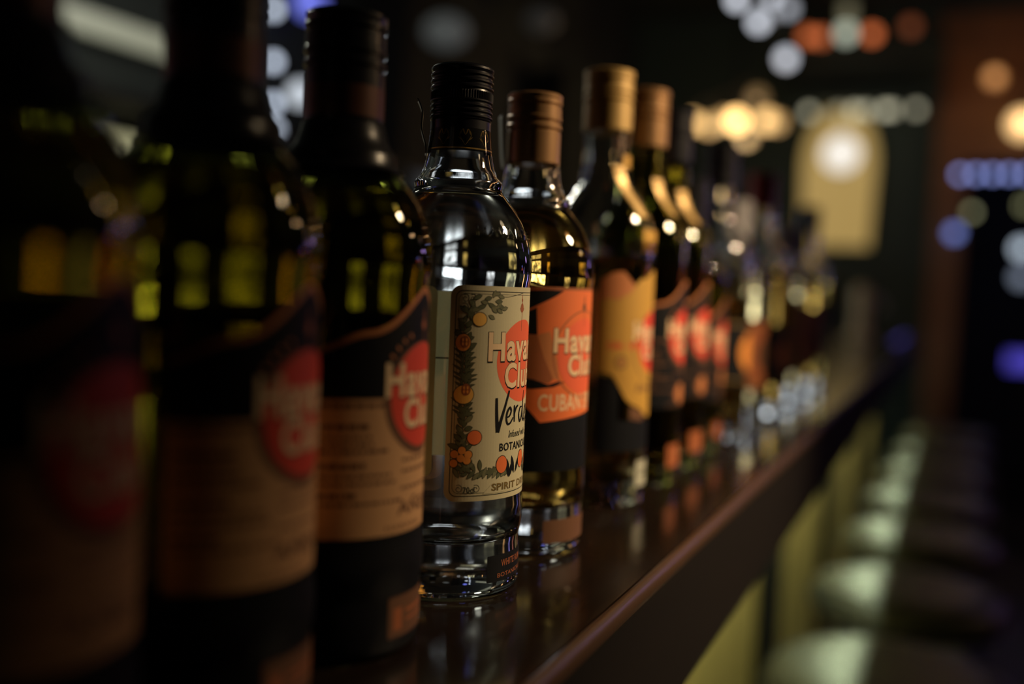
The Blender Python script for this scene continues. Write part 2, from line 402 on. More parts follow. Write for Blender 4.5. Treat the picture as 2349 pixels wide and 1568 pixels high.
def statue(lab, c, v, mat, lay=3, R=38.6):
    """small emblem: a figure on a tall staff"""
    it = stroke([(c, v), (c+.1, v+8)], .35) + stroke([(c, v+8), (c, v+18)], .45)
    it += [circ(c, v+11.5, 1.5, 2.2, 14), circ(c, v+15.2, .7, .9, 10), leaf(c-.2, v+9, 3.2, 1.0, 2.2), leaf(c+.2, v+9, 3.2, 1.0, .9)]
    decal('emblem', it, mat, lab, R, lay)

# --- white botanical rum, the sharp bottle --------------------------------------
def verde():
    t = bottle('rum_bottle', -.232, .454, 0, 'short', M['clear'], M['rum_clear'], 196,
               'clear glass bottle in sharp focus with cream label of fruit and leaves, black cap')
    cap = cap_rings(t, 218, 43, 15.5, M['cap_black'], 'ridge')
    fi = []
    for k in range(9):
        u = -48+k*11.2
        for s_ in (-1, 1):
            fi += stroke(smooth([(u, 220.6), (u+s_*1.6, 223), (u+s_*3.0, 226), (u+s_*1.2, 228.5), (u+s_*.6, 226.8)], 4), .28)
            fi += [leaf(u+s_*1.6, 223, 2.6, .7, PI/2-s_*.9), leaf(u+s_*2.6, 225.6, 2.6, .6, PI/2+s_*.3), leaf(u, 225.5, 3.4, .6, PI/2+s_*.45)]
    decal('gold_filigree', fi, M['gold_dim'], cap, 15.35, 1, 1.0)
    decal('gold_line', [rect(-49, 49, 218.9, 219.6)], M['gold_ink'], cap, 15.35, 1, 1.0)
    # paper tax strip standing off the left of the cap
    pts = smooth([(16.6, 217), (17.0, 222), (19.2, 230), (19.0, 238), (21.4, 244)], 4)
    vs = []
    for i, (r, z) in enumerate(pts):
        for d in (-5.5, -2, 2, 5.5): vs.append((d*.001, (r+.02*d*d)*.001, z*.001))
    fs = [(i*4+j, i*4+j+1, i*4+j+5, i*4+j+4) for i in range(len(pts)-1) for j in range(3)]
    me = mesh('tax_strip', vs, fs, True); s_ = link('tax_strip', me, M['strip'], t); s_.rotation_euler = (0, 0, math.radians(118))
    mod = s_.modifiers.new('thickness', 'SOLIDIFY'); mod.thickness = .0004
    # raised lettering on the glass shoulder
    vv, ff = text2d('HAVANA  CLUB', -31, 31, 0, 6.0, .01)
    bm = bmesh.new(); bv = [bm.verts.new((a, b, 0)) for a, b in vv]
    for f in ff:
        try: bm.faces.new([bv[i] for i in f])
        except ValueError: pass
    r_ = bmesh.ops.extrude_face_region(bm, geom=bm.faces[:])
    top = {v for v in r_['geom'] if isinstance(v, bmesh.types.BMVert)}
    for v in bm.verts:
        z = 175.5+v.co.y*.85; r = interp(SHORT_OUT[14:], z) + (.55 if v in top else -.02)
        a = v.co.x/37.0; v.co = (r*.001*math.cos(a), r*.001*math.sin(a), z*.001)
    me = bpy.data.meshes.new('embossed_lettering'); bmesh.ops.recalc_face_normals(bm, faces=bm.faces); bm.to_mesh(me); bm.free()
    link('embossed_lettering', me, M['clear'], t)
    # front label
    lab = decal('front_label', [rrect(-44, 44, 48.5, 152, 5)], M['paper_verde'], t, 38.6, 0)
    fr = []
    for ins, wd in ((2.6, .42), (3.9, .22)):
        o_ = rrect(-44+ins, 44-ins, 48.5+ins, 152-ins, 3.2); fr += stroke(o_+[o_[0]], wd)
    # corner scrolls
    for cu, cv in ((-37.0, 145.8), (-33.2, 145.8), (-37.2, 141.6), (-37, 54.6), (-28.2, 54.4), (37, 145.8), (37, 54.6)):
        fr += stroke([(cu+(.5+.14*i)*math.cos(i*.7), cv+(.5+.14*i)*math.sin(i*.7)) for i in range(13)], .3)
    fr += stroke(smooth([(-22, 149.0), (-16, 147), (-9, 147.8), (0, 149.4)]), .3)
    decal('border_lines', fr, M['ink_line'], lab, 38.6, 1)
    rnd = random.Random(3)
    dark, mid, pale = [], [], []
    def spray(cu, cv, ln, wd, a, pal=None):
        dark.append(leaf(cu-.25*math.cos(a), cv-.25*math.sin(a), ln+.6, wd+.55, a)); (mid if pal is None else pal).append(leaf(cu, cv, ln, wd, a))
    for sg in (-1, 1):
        for k in range(46):                       # climbing foliage on both sides of the label
            v = 60+k*1.78; c = sg*(36.2+1.2*math.sin(v*.35))
            if 108 < v < 121 or 92 < v < 106: continue
            a = (rnd.uniform(.1, 1.3) if k % 2 else rnd.uniform(1.8, 3.0))
            spray(c, v, rnd.uniform(4.0, 6.2), rnd.uniform(1.6, 2.4), a, pale if k % 3 == 0 else mid)
            spray(c+rnd.uniform(-2, 2.5), v+.9, rnd.uniform(3.2, 4.6), rnd.uniform(1.4, 2.0), rnd.uniform(.3, 2.8), mid)
        for v in (119, 116.5, 114, 111, 108, 106, 103.5, 95, 92, 90):      # narrow needle leaves
            for a in (.25, .7, 1.15, 2.0, 2.6): spray(sg*36.4, v, rnd.uniform(4.8, 7), .8, a if sg < 0 else PI-a)
        for k in range(9):                        # along the bottom
            u = sg*(33-k*2.7); a = rnd.uniform(.7, 1.4)
            spray(u, 58.6+abs(rnd.gauss(0, .6)), rnd.uniform(4.5, 7.5)-(.2*k), 1.9, a if sg < 0 else PI-a, pale if k % 2 else mid)
        for k in range(8):
            spray(sg*(34-k*2.5), 62+rnd.uniform(-1, 2), rnd.uniform(4, 6), 1.9, rnd.uniform(.4, 2.6))
        for k in range(9):                        # along the top
            u = sg*(35-k*1.9); a = rnd.uniform(-1.1, .7)
            spray(u, 143.5+rnd.uniform(-2.6, 2.4), rnd.uniform(3.6, 5), 1.9, a if sg < 0 else PI-a, pale if k % 3 == 0 else mid)
        for u, v, a in ((-23.5, 141.5, .1), (-20.5, 141.2, .9), (-20.5, 141, -.5), (-17.5, 140.8, .3), (-25, 138, -.5), (-22.5, 148, .2), (-20, 147.5, -.3), (-23, 146.5, 1.2)):
            spray(-sg*u, v, 3.6, 1.7, a if sg < 0 else PI-a, pale)
    lo_ = decal('leaf_outlines', dark, M['ink_line'], lab, 38.6, 2)
    for o_ in (lo_, decal('foliage', mid, M['ink_leaf'], lab, 38.6, 3), decal('foliage', pale, M['ink_leaf2'], lab, 38.6, 3)): o_['kind'] = 'stuff'
    fruits = [(-29.6, 136, 3.5, 3.2, 'y'), (-37.4, 124.8, 3.6, 4.1, 'o'), (-36.2, 100, 4.8, 4.4, 'y'), (-30, 79.4, 3.6, 3.4, 'c'), (-13.6, 65.4, 3.6, 4.2, 'c'), (4, 66.4, 3.2, 4.4, 'c'),
              (29.6, 136, 3.5, 3.2, 'y'), (37.4, 124.8, 3.6, 4.1, 'o'), (36.2, 100, 4.8, 4.4, 'y'), (30, 79.4, 3.6, 3.4, 'c'), (16, 65.4, 3.4, 4, 'c')]
    for q, (du, dv) in enumerate(((0, 3.2), (-3.6, 1.4), (3.2, 1.2), (-.4, -.6), (-3.8, -3.0), (2.6, -1.6))):
        for sg in (-1, 1): fruits.append((sg*36+du, 70+dv, 1.9, 1.9, 'o'))
    decal('fruit_outlines', [circ(u, v, a+.35, b+.35, 22) for u, v, a, b, _ in fruits], M['ink_line'], lab, 38.6, 4)
    for key, mt in (('y', 'ink_yellow'), ('o', 'ink_orange'), ('c', 'ink_coral2')):
        for u, v, a, b, c in fruits:
            if c == key: decal('fruit', [circ(u, v, a, b, 22)], M[mt], lab, 38.6, 5)
    seg_ = []
    for u, v, s_ in ((-36.6, 125.2, 1), (-35.2, 102.4, 1), (36.6, 125.2, 1), (35.2, 102.4, 1)):
        seg_.append(circ(u, v, 2.3, 2.9, 16))
    for q in seg_: decal('cut_fruit', [q], M['ink_rust'], lab, 38.6, 6)
    for u, v in ((-36.6, 125.2), (-35.2, 102.4), (36.6, 125.2), (35.2, 102.4)):
        for dx, dy in ((-.9, .9), (.8, .9), (-.9, -1), (.8, -1)): decal('fruit_segment', [circ(u+dx, v+dy, .55, .9, 8)], M['ink_orange'], lab, 38.6, 7)
    # dark seed pods near the fruit at the bottom
    decal('pods', [leaf(-8.2, 58.5, 9.5, 2.6, 1.75), leaf(-7.6, 58.5, 9, 2.4, 1.25), leaf(-3.6, 60, 9.5, 2.6, 1.85), leaf(-2.2, 60, 8, 2.2, 1.2), leaf(9, 59, 8, 2.4, 1.6)], M['ink_black'], lab, 38.6, 4)
    decal('red_disc', [circ(1, 115.7, 20.4, 20.4, 48)], M['ink_coral'], lab, 38.6, 1)
    statue(lab, -1.5, 130.5, M['ink_rust'], 2)
    wordmark(lab, 0, 102.6)
    # brush script
    sc = []
    def br(p, wd=1.5, tp=None):
        q = smooth(p, 7); n_ = len(q); sc.extend(stroke(q, wd, [(.55+.45*math.sin(PI*i/(n_-1))) for i in range(n_)] if tp is None else [tp[0]+(tp[1]-tp[0])*i/(n_-1) for i in range(n_)]))
    br([(-18.6, 98.2), (-18.3, 92), (-17.8, 86), (-17.2, 81.4)], 2.0, (.7, 1.15)); br([(-17.2, 81.4), (-15, 88), (-12.4, 95), (-10.2, 101.5)], 1.9, (1.1, .6))
    br([(-11.5, 88.2), (-9.2, 89), (-8, 91.4), (-9.2, 93), (-11, 91), (-11.6, 87.6), (-10.4, 85), (-8.2, 85.6), (-6.2, 88)], 1.35)
    br([(-5.4, 94), (-5.2, 90), (-5.0, 85.6)], 1.35); br([(-5, 89.4), (-3.6, 92.6), (-1.6, 93.6)], 1.3)
    br([(3, 92.6), (.8, 92.2), (-.4, 88.8), (.8, 85.6), (2.8, 87), (4, 92), (5.2, 100.6)], 1.35); br([(5, 98), (4.4, 90), (5.6, 85.6), (7, 86.4)], 1.3)
    br([(8, 88.2), (10.2, 89), (11.4, 91.4), (10.2, 93), (8.4, 91), (7.9, 87.6), (9, 85), (11.2, 85.6), (13.6, 88.4)], 1.35)
    decal('script_lettering', sc, M['ink_black'], lab, 38.6, 4)
    decal('small_lettering', [text2d('Infused with', -9.5, 9.5, 78.2, 81.8, .005, .25)], M['ink_line'], lab, 38.6, 4)
    decal('small_lettering', [text2d('BOTANICALS', -15.6, 15.6, 71.9, 75.9, .018)], M['ink_black'], lab, 38.6, 4)
    decal('ribbon', [[(-24.5, 51.8), (24.5, 51.8), (24.5, 57.2), (-18, 57.2), (-20, 56)]], M['paper_verde'], lab, 38.6, 4)
    decal('ribbon_lettering', [text2d('SPIRIT DRINK', -19.5, 19.5, 52.8, 56.4, .03)], M['ink_line'], lab, 38.6, 5)
    decal('ribbon_lettering', [text2d('SPIRIT DRINK', -19.7, 19.3, 53.0, 56.5, .012)], M['gold_dim'], lab, 38.6, 6)
    decal('volume_lettering', [text2d('70cl', -35, -29, 52.4, 55.6, .02)], M['ink_line'], lab, 38.6, 5)
    # back label and foot label
    bl = decal('back_label', [rrect(-71, 71, 60, 151, 4)], M['paper_thin'], t, 38.6, 0); bl.rotation_euler = (0, 0, PI)
    ll = decal('back_label_rule', [rect(-70, 70, 113.5, 114.3)], M['ink_line'], bl, 38.6, -1)
    ft = decal('foot_label', [rrect(-20, 20, 7.2, 20.5, .6)], M['ink_black'], t, 38.35, 0)
    decal('foot_lettering', [text2d('WHITE RUM', -10.5, 10.5, 14.2, 17.6, .01), text2d('BOTANICALS', -13, 13, 9.0, 11.2, .004)], M['ink_rust'], ft, 38.35, 1)
    # knurled foot ring pressed into the glass
    link('foot_ring', lathe('foot_ring', [(34.5, .2), (37.2, 1.2), (38.05, 3.0), (37.9, 3.6), (34.6, 3.4)], 150, 20, wob=lambda i, j: .3*(j % 2) if i in (1, 2) else 0), M['clear'], t)
    return t
verde()

# --- seven-year dark rums -------------------------------------------------------
def dark_label(t, R=38.6, dz=0, tall=False, low='ink_tan'):
    top = [(-52, 124), (-45, 127), (-36, 131), (-28, 132.5), (-22, 135), (-15, 140), (-7, 146), (0, 149.5), (7, 146), (15, 140), (22, 135), (28, 132.5), (36, 131), (45, 127), (52, 124)]
    top = [(u, v+dz) for u, v in smooth(top, 4)]
    n_ = len(top)
    def strip_poly(lo):  # quads between the wavy top and a flat line
        return [[(top[i][0], lo), (top[i+1][0], lo), top[i+1], top[i]] for i in range(n_-1)]
    lab = decal('front_label', strip_poly(106+dz), M['ink_black'], t, R, 0)
    decal('copper_border', stroke(top, 2.2), M['ink_border'], lab, R, 1)
    decal('lower_panel', [rect(-52, 52, 51+dz, 106+dz)], M[low], lab, R, .2)
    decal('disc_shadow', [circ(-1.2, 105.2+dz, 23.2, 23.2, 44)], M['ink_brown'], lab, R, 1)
    decal('red_disc', [circ(0, 106.5+dz, 21.5, 21.5, 44)], M['ink_red'], lab, R, 2)
    wordmark(lab, 0, 93.2+dz, .98, R=R)
    statue(lab, 0, 124+dz, M['ink_rust'], 2, R)
    # arc of small lettering over the disc
    arc = []
    for k in range(14):
        a = math.radians(152-k*9.5)
        if 70 < 152-k*9.5 < 110: continue
        arc += stroke([(25.4*math.cos(a), 106.5+dz+25.4*math.sin(a)), (27.4*math.cos(a), 106.5+dz+27.4*math.sin(a))], 1.2)
    decal('arc_lettering', arc, M['ink_border'], lab, R, 1)
    fine = []
    rr = random.Random(5)
    for v, h, wmax in ((102.6, 1.8, 26), (94, 2.3, 15), (90.5, 1.3, 20), (87.6, 1.3, 21), (84.6, 1.5, 24), (78.6, 2.3, 17), (75, 1.3, 30), (72, 1.3, 31), (67, 2.2, 11), (64, 1.3, 32)):
        for sg in (-1,):
            u = -50
            while u < -50+wmax:
                ln = rr.uniform(1.2, 4.5); fine.append(rect(u, u+ln, v+dz, v+h+dz)); u += ln+.8
    for v in (80, 75.5, 68.6): fine += [rect(-14+q*3.4, -14+q*3.4+2.6, v+dz, v+dz+1.3) for q in range(9)]
    decal('fine_print', fine, M['ink_brown'], lab, R, 1)
    decal('bold_lettering', [text2d('AÑEJO', -16, 16, 56.8+dz, 65.2+dz, .035)], M['ink_brown'], lab, R, 1)
    decal('base_lettering', [text2d('HABANA - CUBA', -22, 22, 52.6+dz, 54.8+dz, .01)], M['ink_brown'], lab, R, 1)
    if not tall:
        fb = decal('foot_label', [rrect(-19, 19, 8, 25, 1)], M['ink_brown'], t, 38.75, 0)
        decal('foot_lettering', [rect(-16, -11, 11, 20), rect(-8, 15, 17, 18.6), rect(-8, 15, 13.5, 14.6)], M['ink_rust'], fb, 38.75, 1)
def seven(x, y, rot, label, name='dark_rum_bottle'):
    t = bottle(name, x, y, rot, 'short', M['dark_glass'], M['rum_dark'], 188, label)
    c = cap_rings(t, 217, 44, 16.6, M['cap_black'], 'plain')
    decal('cap_band', [rect(-51, 51, 218.5, 231)], M['band'], c, 16.6, 1, 1.0)
    link_shared('neck_sleeve', 'sleeve', lambda: lathe('neck_sleeve', [(25.2, 196.4), (26.0, 196.8), (23.4, 199.4), (23.2, 202.4), (22.4, 204.4), (20.2, 207), (18.4, 211), (17.2, 216), (16.4, 217.2), (16.0, 217)], 72, 50), M['cap_black'], t)
    link_shared('dark_band', 'dband', lambda: lathe('dark_band', [(37.0, 1.6), (37.9, 2.4), (38.5, 6), (38.7, 20), (38.2, 24), (38.4, 27), (39.3, 31), (39.65, 36), (39.5, 41), (38.75, 46), (38.75, 51), (38.5, 51)], 72, 60), M['ink_black'], t)  # added black sleeve hides the glow in the dark glass base
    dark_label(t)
    return t
seven(-.236, .189, 12, 'dark bottle closest to the lens, almost black blur at the left edge')
seven(-.236, .2745, 10, 'olive dark bottle, large and blurred, with red disc label left of the second dark bottle')
seven(-.236, .3545, 10, 'dark bottle with black, red and tan label directly left of the clear fruit-label bottle')

# --- amber spiced rum -----------------------------------------------------------
def spiced():
    t = bottle('spiced_rum_bottle', -.231, .547, -6, 'short', M['clear'], M['rum_amber'], 197,
               'amber bottle with coral and black label and brown cap, beside the sharp clear bottle')
    cap_rings(t, 224, 41, 15.7, M['cap_brown'], 'plain')
    pts = smooth([(16.6, 222), (17.6, 228), (18.6, 240), (19.4, 252)], 4); vs = []
    for r, z in pts:
        for d in (-5.5, 0, 5.5): vs.append((d*.001, (r+.02*d*d)*.001, z*.001))
    s_ = link('tax_strip', mesh('tax_strip', vs, [(i*3+j, i*3+j+1, i*3+j+4, i*3+j+3) for i in range(len(pts)-1) for j in range(2)], True), M['strip'], t); s_.rotation_euler = (0, 0, math.radians(128))
    s_.modifiers.new('thickness', 'SOLIDIFY').thickness = .0004
    lab = decal('front_label', [rect(-46, 46, 48.5, 153)], M['ink_coral2'], t, 38.6, 0)
    decal('black_shapes', [[(-46, 150), (-46, 137.6), (-38, 141), (-24, 148), (-19, 151.2), (-30, 151.2)],
                           [(-46, 136), (-41, 138.6), (-35.4, 141.2), (-34.4, 126), (-46, 126)],
                           [(-46, 103), (-36, 101), (-27, 98), (-20, 100), (-16, 99.2), (-24, 96.6), (-36, 95.5), (-46, 95.5)],
                           [(-46, 92), (-38, 84), (-31, 76.5), (-10, 79), (10, 81), (30, 79), (46, 90), (46, 48.5), (-46, 48.5)]], M['ink_black'], lab, 38.6, 1)
    decal('rust_shapes', [[(-46, 125.8), (-34.4, 125.8), (-30, 113), (-24, 101), (-27, 98.6), (-46, 102.8)], [(-46, 151.4), (46, 151.4), (46, 153), (-46, 153)]], M['ink_rust'], lab, 38.6, 1)
    decal('burnt_shapes', [[(-34.2, 126), (-27, 128), (-22, 112), (-20, 100.6), (-24, 101.4), (-30, 113)]], M['ink_border'], lab, 38.6, 1)
    decal('disc_ring', [q for q in stroke(circ(0, 115, 24.5, 25, 48)+[(24.5, 115)], 1.0)], M['ink_rust'], lab, 38.6, 1)
    decal('red_disc', [circ(0, 114, 21.6, 21.6, 48)], M['ink_coral'], lab, 38.6, 2)
    statue(lab, -1, 131, M['ink_brown'], 3); wordmark(lab, 0, 102.6)
    decal('cuban_lettering', [text2d('CUBAN SPICED', -32.5, 32.5, 83, 92.6, .012)], M['ink_cream'], lab, 38.6, 2)
    decal('foot_label', [rrect(-26, 26, 7, 20.5, 1)], M['ink_brown'], t, 38.35, 0)
spiced()

# --- gold rum with mustard label ------------------------------------------------
def yellow():
    t = bottle('gold_rum_bottle', -.234, .690, 4, 'tall', M['clear'], M['rum_gold'], 176,
               'tall clear bottle with torn-edge mustard yellow label and gold cap')
    cap_rings(t, 266, 43, 17.6, M['cap_gold'], 'plain')
    top = smooth([(-50, 145), (-44, 147), (-38, 146), (-33, 149), (-28, 151), (-24, 156), (-19, 161), (-12, 162), (-6, 166), (2, 168), (12, 166), (22, 160), (34, 150), (50, 146)], 3)
    bot = smooth([(-50, 96), (-40, 94), (-34, 86), (-28, 77), (-22, 73), (-14, 70), (-6, 65), (2, 63), (12, 64), (24, 70), (36, 80), (50, 94)], 4)
    def lerp(p, u):
        for a, b in zip(p, p[1:]):
            if a[0] <= u <= b[0]: return a[1]+(b[1]-a[1])*(u-a[0])/max(b[0]-a[0], 1e-9)
        return p[-1][1]
    us = [-50+100*i/60 for i in range(61)]
    lab = decal('front_label', [[(a, lerp(bot, a)), (b, lerp(bot, b)), (b, lerp(top, b)), (a, lerp(top, a))] for a, b in zip(us, us[1:])], M['paper_yellow'], t, 38.6, 0)
    decal('brown_patch', [[(-50, 145), (-44, 147), (-38, 146), (-33, 149), (-28, 151), (-24, 156), (-26, 158), (-34, 166), (-42, 165), (-50, 160)]], M['ink_border'], t, 38.6, 0)
    decal('lower_patch', [rect(-50, 50, 40, 62), [(-50, 62), (-34, 62), (-34, 84), (-40, 92), (-50, 94)]], M['ink_black'], t, 38.6, -1)
    decal('lower_shape', [[(-24, 72), (-14, 69), (-6, 64), (-10, 61), (-24, 63)]], M['ink_brown'], t, 38.6, .2)
    decal('ring', stroke(circ(2, 113, 25, 25, 44)+[(27, 113)], 1.0), M['ink_brown'], lab, 38.6, 1)
    decal('red_disc', [circ(2, 117, 20.5, 22, 44)], M['ink_red'], lab, 38.6, 2)
    wordmark(lab, 1, 104.5)
    decal('rule_lettering', [text2d('CUBA - 1878', -44, -19, 112, 117, .03)], M['ink_red'], lab, 38.6, 1)
    decal('seal', [circ(-33, 103, 4.6, 4.6, 22)], M['ink_brown'], lab, 38.6, 1); decal('seal', [circ(-33, 103, 3.2, 3.2, 22)], M['paper_yellow'], lab, 38.6, 2); decal('seal', [circ(-33, 103, 1.8, 1.8, 16)], M['ink_border'], lab, 38.6, 3)
    decal('script_lettering', [text2d('Especial', -19, 20, 80, 88, .02, .2)], M['ink_brown'], lab, 38.6, 1)
    nl = decal('shoulder_label', [rect(-18, 18, 180, 196)], M['paper_yellow'], t, 38.3, 1)
    fl_ = decal('foot_label', [rrect(-14, 14, 14, 32, 1)], M['paper_grey'], t, 38.5, 0)
    decal('foot_lettering', stroke(rrect(-12, 12, 16, 30, 1), .5)+[rect(-9, 9, 21, 23), rect(-9, 9, 25, 26.4)], M['ink_line'], fl_, 38.5, 1)
    # gold collar strip crossing the neck diagonally
    vs = []
    for i in range(15):
        z = 241-i*2.6; r = interp(TALL_OUT, z)+.35; a = -.75+.03*i
        for d in (-.30, 0, .30): q = d*16/max(r, 16); vs.append((r*.001*math.cos(a+q), r*.001*math.sin(a+q), z*.001))
    link('neck_strip', mesh('neck_strip', vs, [(i*3+j, i*3+j+1, i*3+j+4, i*3+j+3) for i in range(14) for j in range(2)], True), M['cap_gold'], t)
    decal('neck_seal', [rrect(-9, 9, 240, 249, 1)], M['paper_yellow'], t, 17.4, 1)
yellow()

# --- the blurred bottles farther along ------------------------------------------
def far_dark(x, y, rot, cap, label, shape='tall'):
    t = bottle('dark_rum_bottle', x, y, rot, shape, M['dark_glass'], M['rum_amber'], 176, label)
    cap_rings(t, 266 if shape == 'tall' else 218, 45, 17.6 if shape == 'tall' else 16.4, M[cap], 'plain')
    dark_label(t, dz=12 if shape == 'tall' else 0, tall=True, low='ink_black')
    decal('crest', [circ(-2, 74, 9, 8, 20)], M['ink_border'], t, 38.6, 4)
    vs = []
    for i in range(12):
        z = 241-i*2.6; r = interp(TALL_OUT, z)+.35; a = -.6+.03*i
        for d in (-.30, 0, .30): q = d*16/max(r, 16); vs.append((r*.001*math.cos(a+q), r*.001*math.sin(a+q), z*.001))
    if shape == 'tall': link('neck_strip', mesh('neck_strip', vs, [(i*3+j, i*3+j+1, i*3+j+4, i*3+j+3) for i in range(11) for j in range(2)], True), M['cap_gold'], t)
    decal('foot_label', [rrect(-18, 18, 16, 34, 1)], M['ink_rust'], t, 38.5, 0)
far_dark(-.230, .772, 2, 'cap_brown', 'blurred dark bottle with brown cap just behind the mustard-label bottle')
far_dark(-.232, .862, -3, 'cap_black', 'blurred dark bottle with black cap, second behind the mustard-label bottle')
far_dark(-.236, .958, 5, 'cap_black', 'blurred dark bottle with red disc label, third behind the mustard-label bottle', 'short')
def far_clear(name, x, y, rot, shape, liq, level, cap, label, paper, disc, label2):
    t = bottle(name, x, y, rot, shape, M['clear'], M[liq], level, label2)
    cap_rings(t, 266 if shape == 'tall' else 218, 44, 17.4 if shape == 'tall' else 16, M[cap], 'plain')
    lab = decal('front_label', [rrect(-44, 44, label[0], label[1], 4)], M[paper], t, 38.6, 0)
    decal('disc', [circ(0, (label[0]+label[1])/2, 20, 20, 30)], M[disc], lab, 38.6, 1)
    for q in (label[0]+4, label[1]-6): decal('rule', [rect(-40, 40, q, q+2)], M['gold_dim'], lab, 38.6, 1)
far_clear('gold_rum_bottle', -.230, 1.058, 0, 'tall', 'rum_amber', 150, 'cap_black', (60, 128), 'ink_black', 'ink_orange', 'blurred amber bottle with black label and orange disc in the far half of the row')
far_clear('white_rum_bottle', -.232, 1.165, 0, 'short', 'rum_gold', 180, 'cap_white', (48, 125), 'ink_rust', 'ink_brown', 'blurred pale amber bottle with white cap and rust label')
far_clear('amber_rum_bottle', -.230, 1.310, 0, 'tall', 'rum_amber', 190, 'cap_red', (40, 120), 'ink_black', 'ink_rust', 'blurred amber bottle with dark red cap in the far half of the row')
far_clear('amber_rum_bottle', -.230, 1.470, 0, 'short', 'rum_gold', 185, 'cap_white', (46, 150), 'ink_tan', 'ink_border', 'blurred pale gold bottle with tan label and white cap near the row end')
far_clear('white_rum_bottle', -.226, 1.620, 0, 'short', 'rum_amber', 190, 'cap_black', (46, 140), 'ink_border', 'ink_brown', 'blurred amber bottle with copper brown label, second to last in the row')
far_clear('dark_rum_bottle', -.230, 1.78, 0, 'tall', 'rum_dark', 180, 'cap_black', (50, 150), 'ink_black', 'ink_brown', 'dim bottle with black label, farthest in the row')

# ------------------------------------------------------------------ the back bar on the left wall
bb = tag(empty('back_bar_shelving', (XL+.2, 1.4, 0)), 'dark wooden back bar shelving behind the bottle row', 'shelving')
def PB(o): o.parent = bb; o.matrix_parent_inverse = Matrix.Translation((-XL-.2, -1.4, 0)); return o
PB(box('cabinet', (XL+.002, -1.6, .002), (XL+.5, 4.6, .95), M['wood_dark'], bev=.005))
PB(box('counter', (XL+.002, -1.62, .952), (XL+.54, 4.62, .99), M['wood_top'], bev=.004))
for z in (1.36, 1.66): PB(box('shelf', (XL+.002, -1.6, z), (XL+.22, 4.6, z+.025), M['wood_dark'], bev=.003))
for y in (-1.6, -.05, 1.5, 3.05, 4.57): PB(box('upright', (XL+.002, y, .99), (XL+.22, y+.03, 2.35), M['wood_dark'], bev=.003))
def lamp_ball(name, loc, r, col, s, label, cat='lamp', group=None, stem=None, sz=1):
    t = tag(empty(name, loc), label, cat, group)
    ball('bulb', r, emit('glow', col, s), t, sz=sz)
    link('socket', lathe('socket', [(0, r*.85), (r*.45, r*.85), (r*.5, r*1.25), (r*.3, r*1.6), (0, r*1.6)], 16, 40, mm=False), M['iron'], t)
    if stem:
        e = [Vector(q)-Vector(loc) for q in stem]
        tube('stem', [Vector((0, 0, r*1.5))]+e, .005, M['iron'], t)
    return t
# linear wall lamp
t = tag(empty('linear_wall_lamp', (XL+.04, 1.98, 1.86)), 'pale horizontal linear wall lamp at the upper left', 'lamp')
box('diffuser', (-.005, -.30, -.022), (.05, .30, .030), emit('dim_cream_diffuser', (.88, .9, .62), .24), t, bev=.012)
box('housing', (-.035, -.31, -.03), (-.006, .31, .036), M['iron'], t)
# white, blue and amber lights between the two nearest necks
lamp_ball('shelf_lamp', (XL+.13, 2.567, 1.838), .036, (.82, .9, 1), .85, 'round white shelf lamp seen between the two nearest bottle necks', stem=[(XL+.02, 2.567, 1.93)])
lamp_ball('shelf_lamp', (XL+.13, 2.60, 2.125), .05, (.16, .2, 1), .75, 'blue shelf lamp at the top between the two nearest bottle necks', stem=[(XL+.02, 2.6, 2.25)])
for i, z in enumerate((2.055, 1.905, 1.785, 1.71)):
    lamp_ball('string_bulb', (XL+.13, 2.425+.006*i, z), .018, (.72, .82, 1), 1.9, ('topmost', 'second from top', 'third from top', 'lowest')[i]+' small white bulb in the vertical string beside the nearest bottle neck', 'bulb', 'vertical string of white bulbs', stem=[(XL+.02, 2.425+.006*i, z+.04)])
t = tag(empty('frosted_globe', (XL+.2, 3.37, 2.22)), 'dim grey frosted globe lamp on the dark wall above the sharp bottle cap', 'lamp')
ball('globe', .085, emit('dim_frosted', (.85, .95, .95), .045), t, sz=.7)
tube('bracket', [(-.195, 0, .12), (-.08, 0, .12), (0, 0, .055)], .008, M['iron'], t)
t2 = tag(empty('frosted_globe', (XL+.2, 4.30, 2.50)), 'very dim frosted globe lamp on the dark wall above the gold cap', 'lamp')
ball('globe', .075, emit('dimmer_frosted', (.9, .9, .85), .008), t2, sz=.7)
tube('bracket', [(-.195, 0, .12), (-.08, 0, .12), (0, 0, .055)], .008, M['iron'], t2)
# glowing panels added behind the bottles, for light patches refracted in the glass
for i, (y, z, wd, h, col, s) in enumerate([(-.9, 1.05, .35, .26, (1, .62, .12), .45), (.45, 1.05, .3, .26, (1, .7, .18), .55), (1.75, 1.05, .4, .26, (1, .72, .2), .6), (2.55, 1.4, .2, .2, (.92, .95, 1), 1.4), (3.3, 1.05, .4, .26, (1, .65, .15), .6), (4.05, 1.39, .9, .22, (.86, .93, 1), 7), (1.80, 1.39, .42, .22, (.95, .9, .5), .6), (4.15, 1.01, .6, .3, (.9, .95, 1), 1.6)]):
    t = tag(empty('backlit_panel', (XL+.03, y, z)), ['amber glowing panel low on the shelving behind the nearest bottle', 'amber glowing panel behind the dark olive bottles', 'amber glowing panel behind the sharp clear bottle', 'white glowing shelf panel behind the amber bottle', 'amber glowing panel at the far end of the shelving', 'long white glowing panel on the shelf at the far end', 'pale yellow glowing panel on the shelf under the linear lamp', 'low white glowing panel on the back counter at the far end'][i], 'light panel', 'backlit panels of the back bar')
    box('frame', (-.028, -wd/2-.01, 0), (-.004, wd/2+.01, h+.02), M['iron'], t); box('diffuser', (-.003, -wd/2, .01), (.006, wd/2, h+.01), emit('panel_glow', col, s, mottle=9 if s < 3 else 5), t, bev=.002)

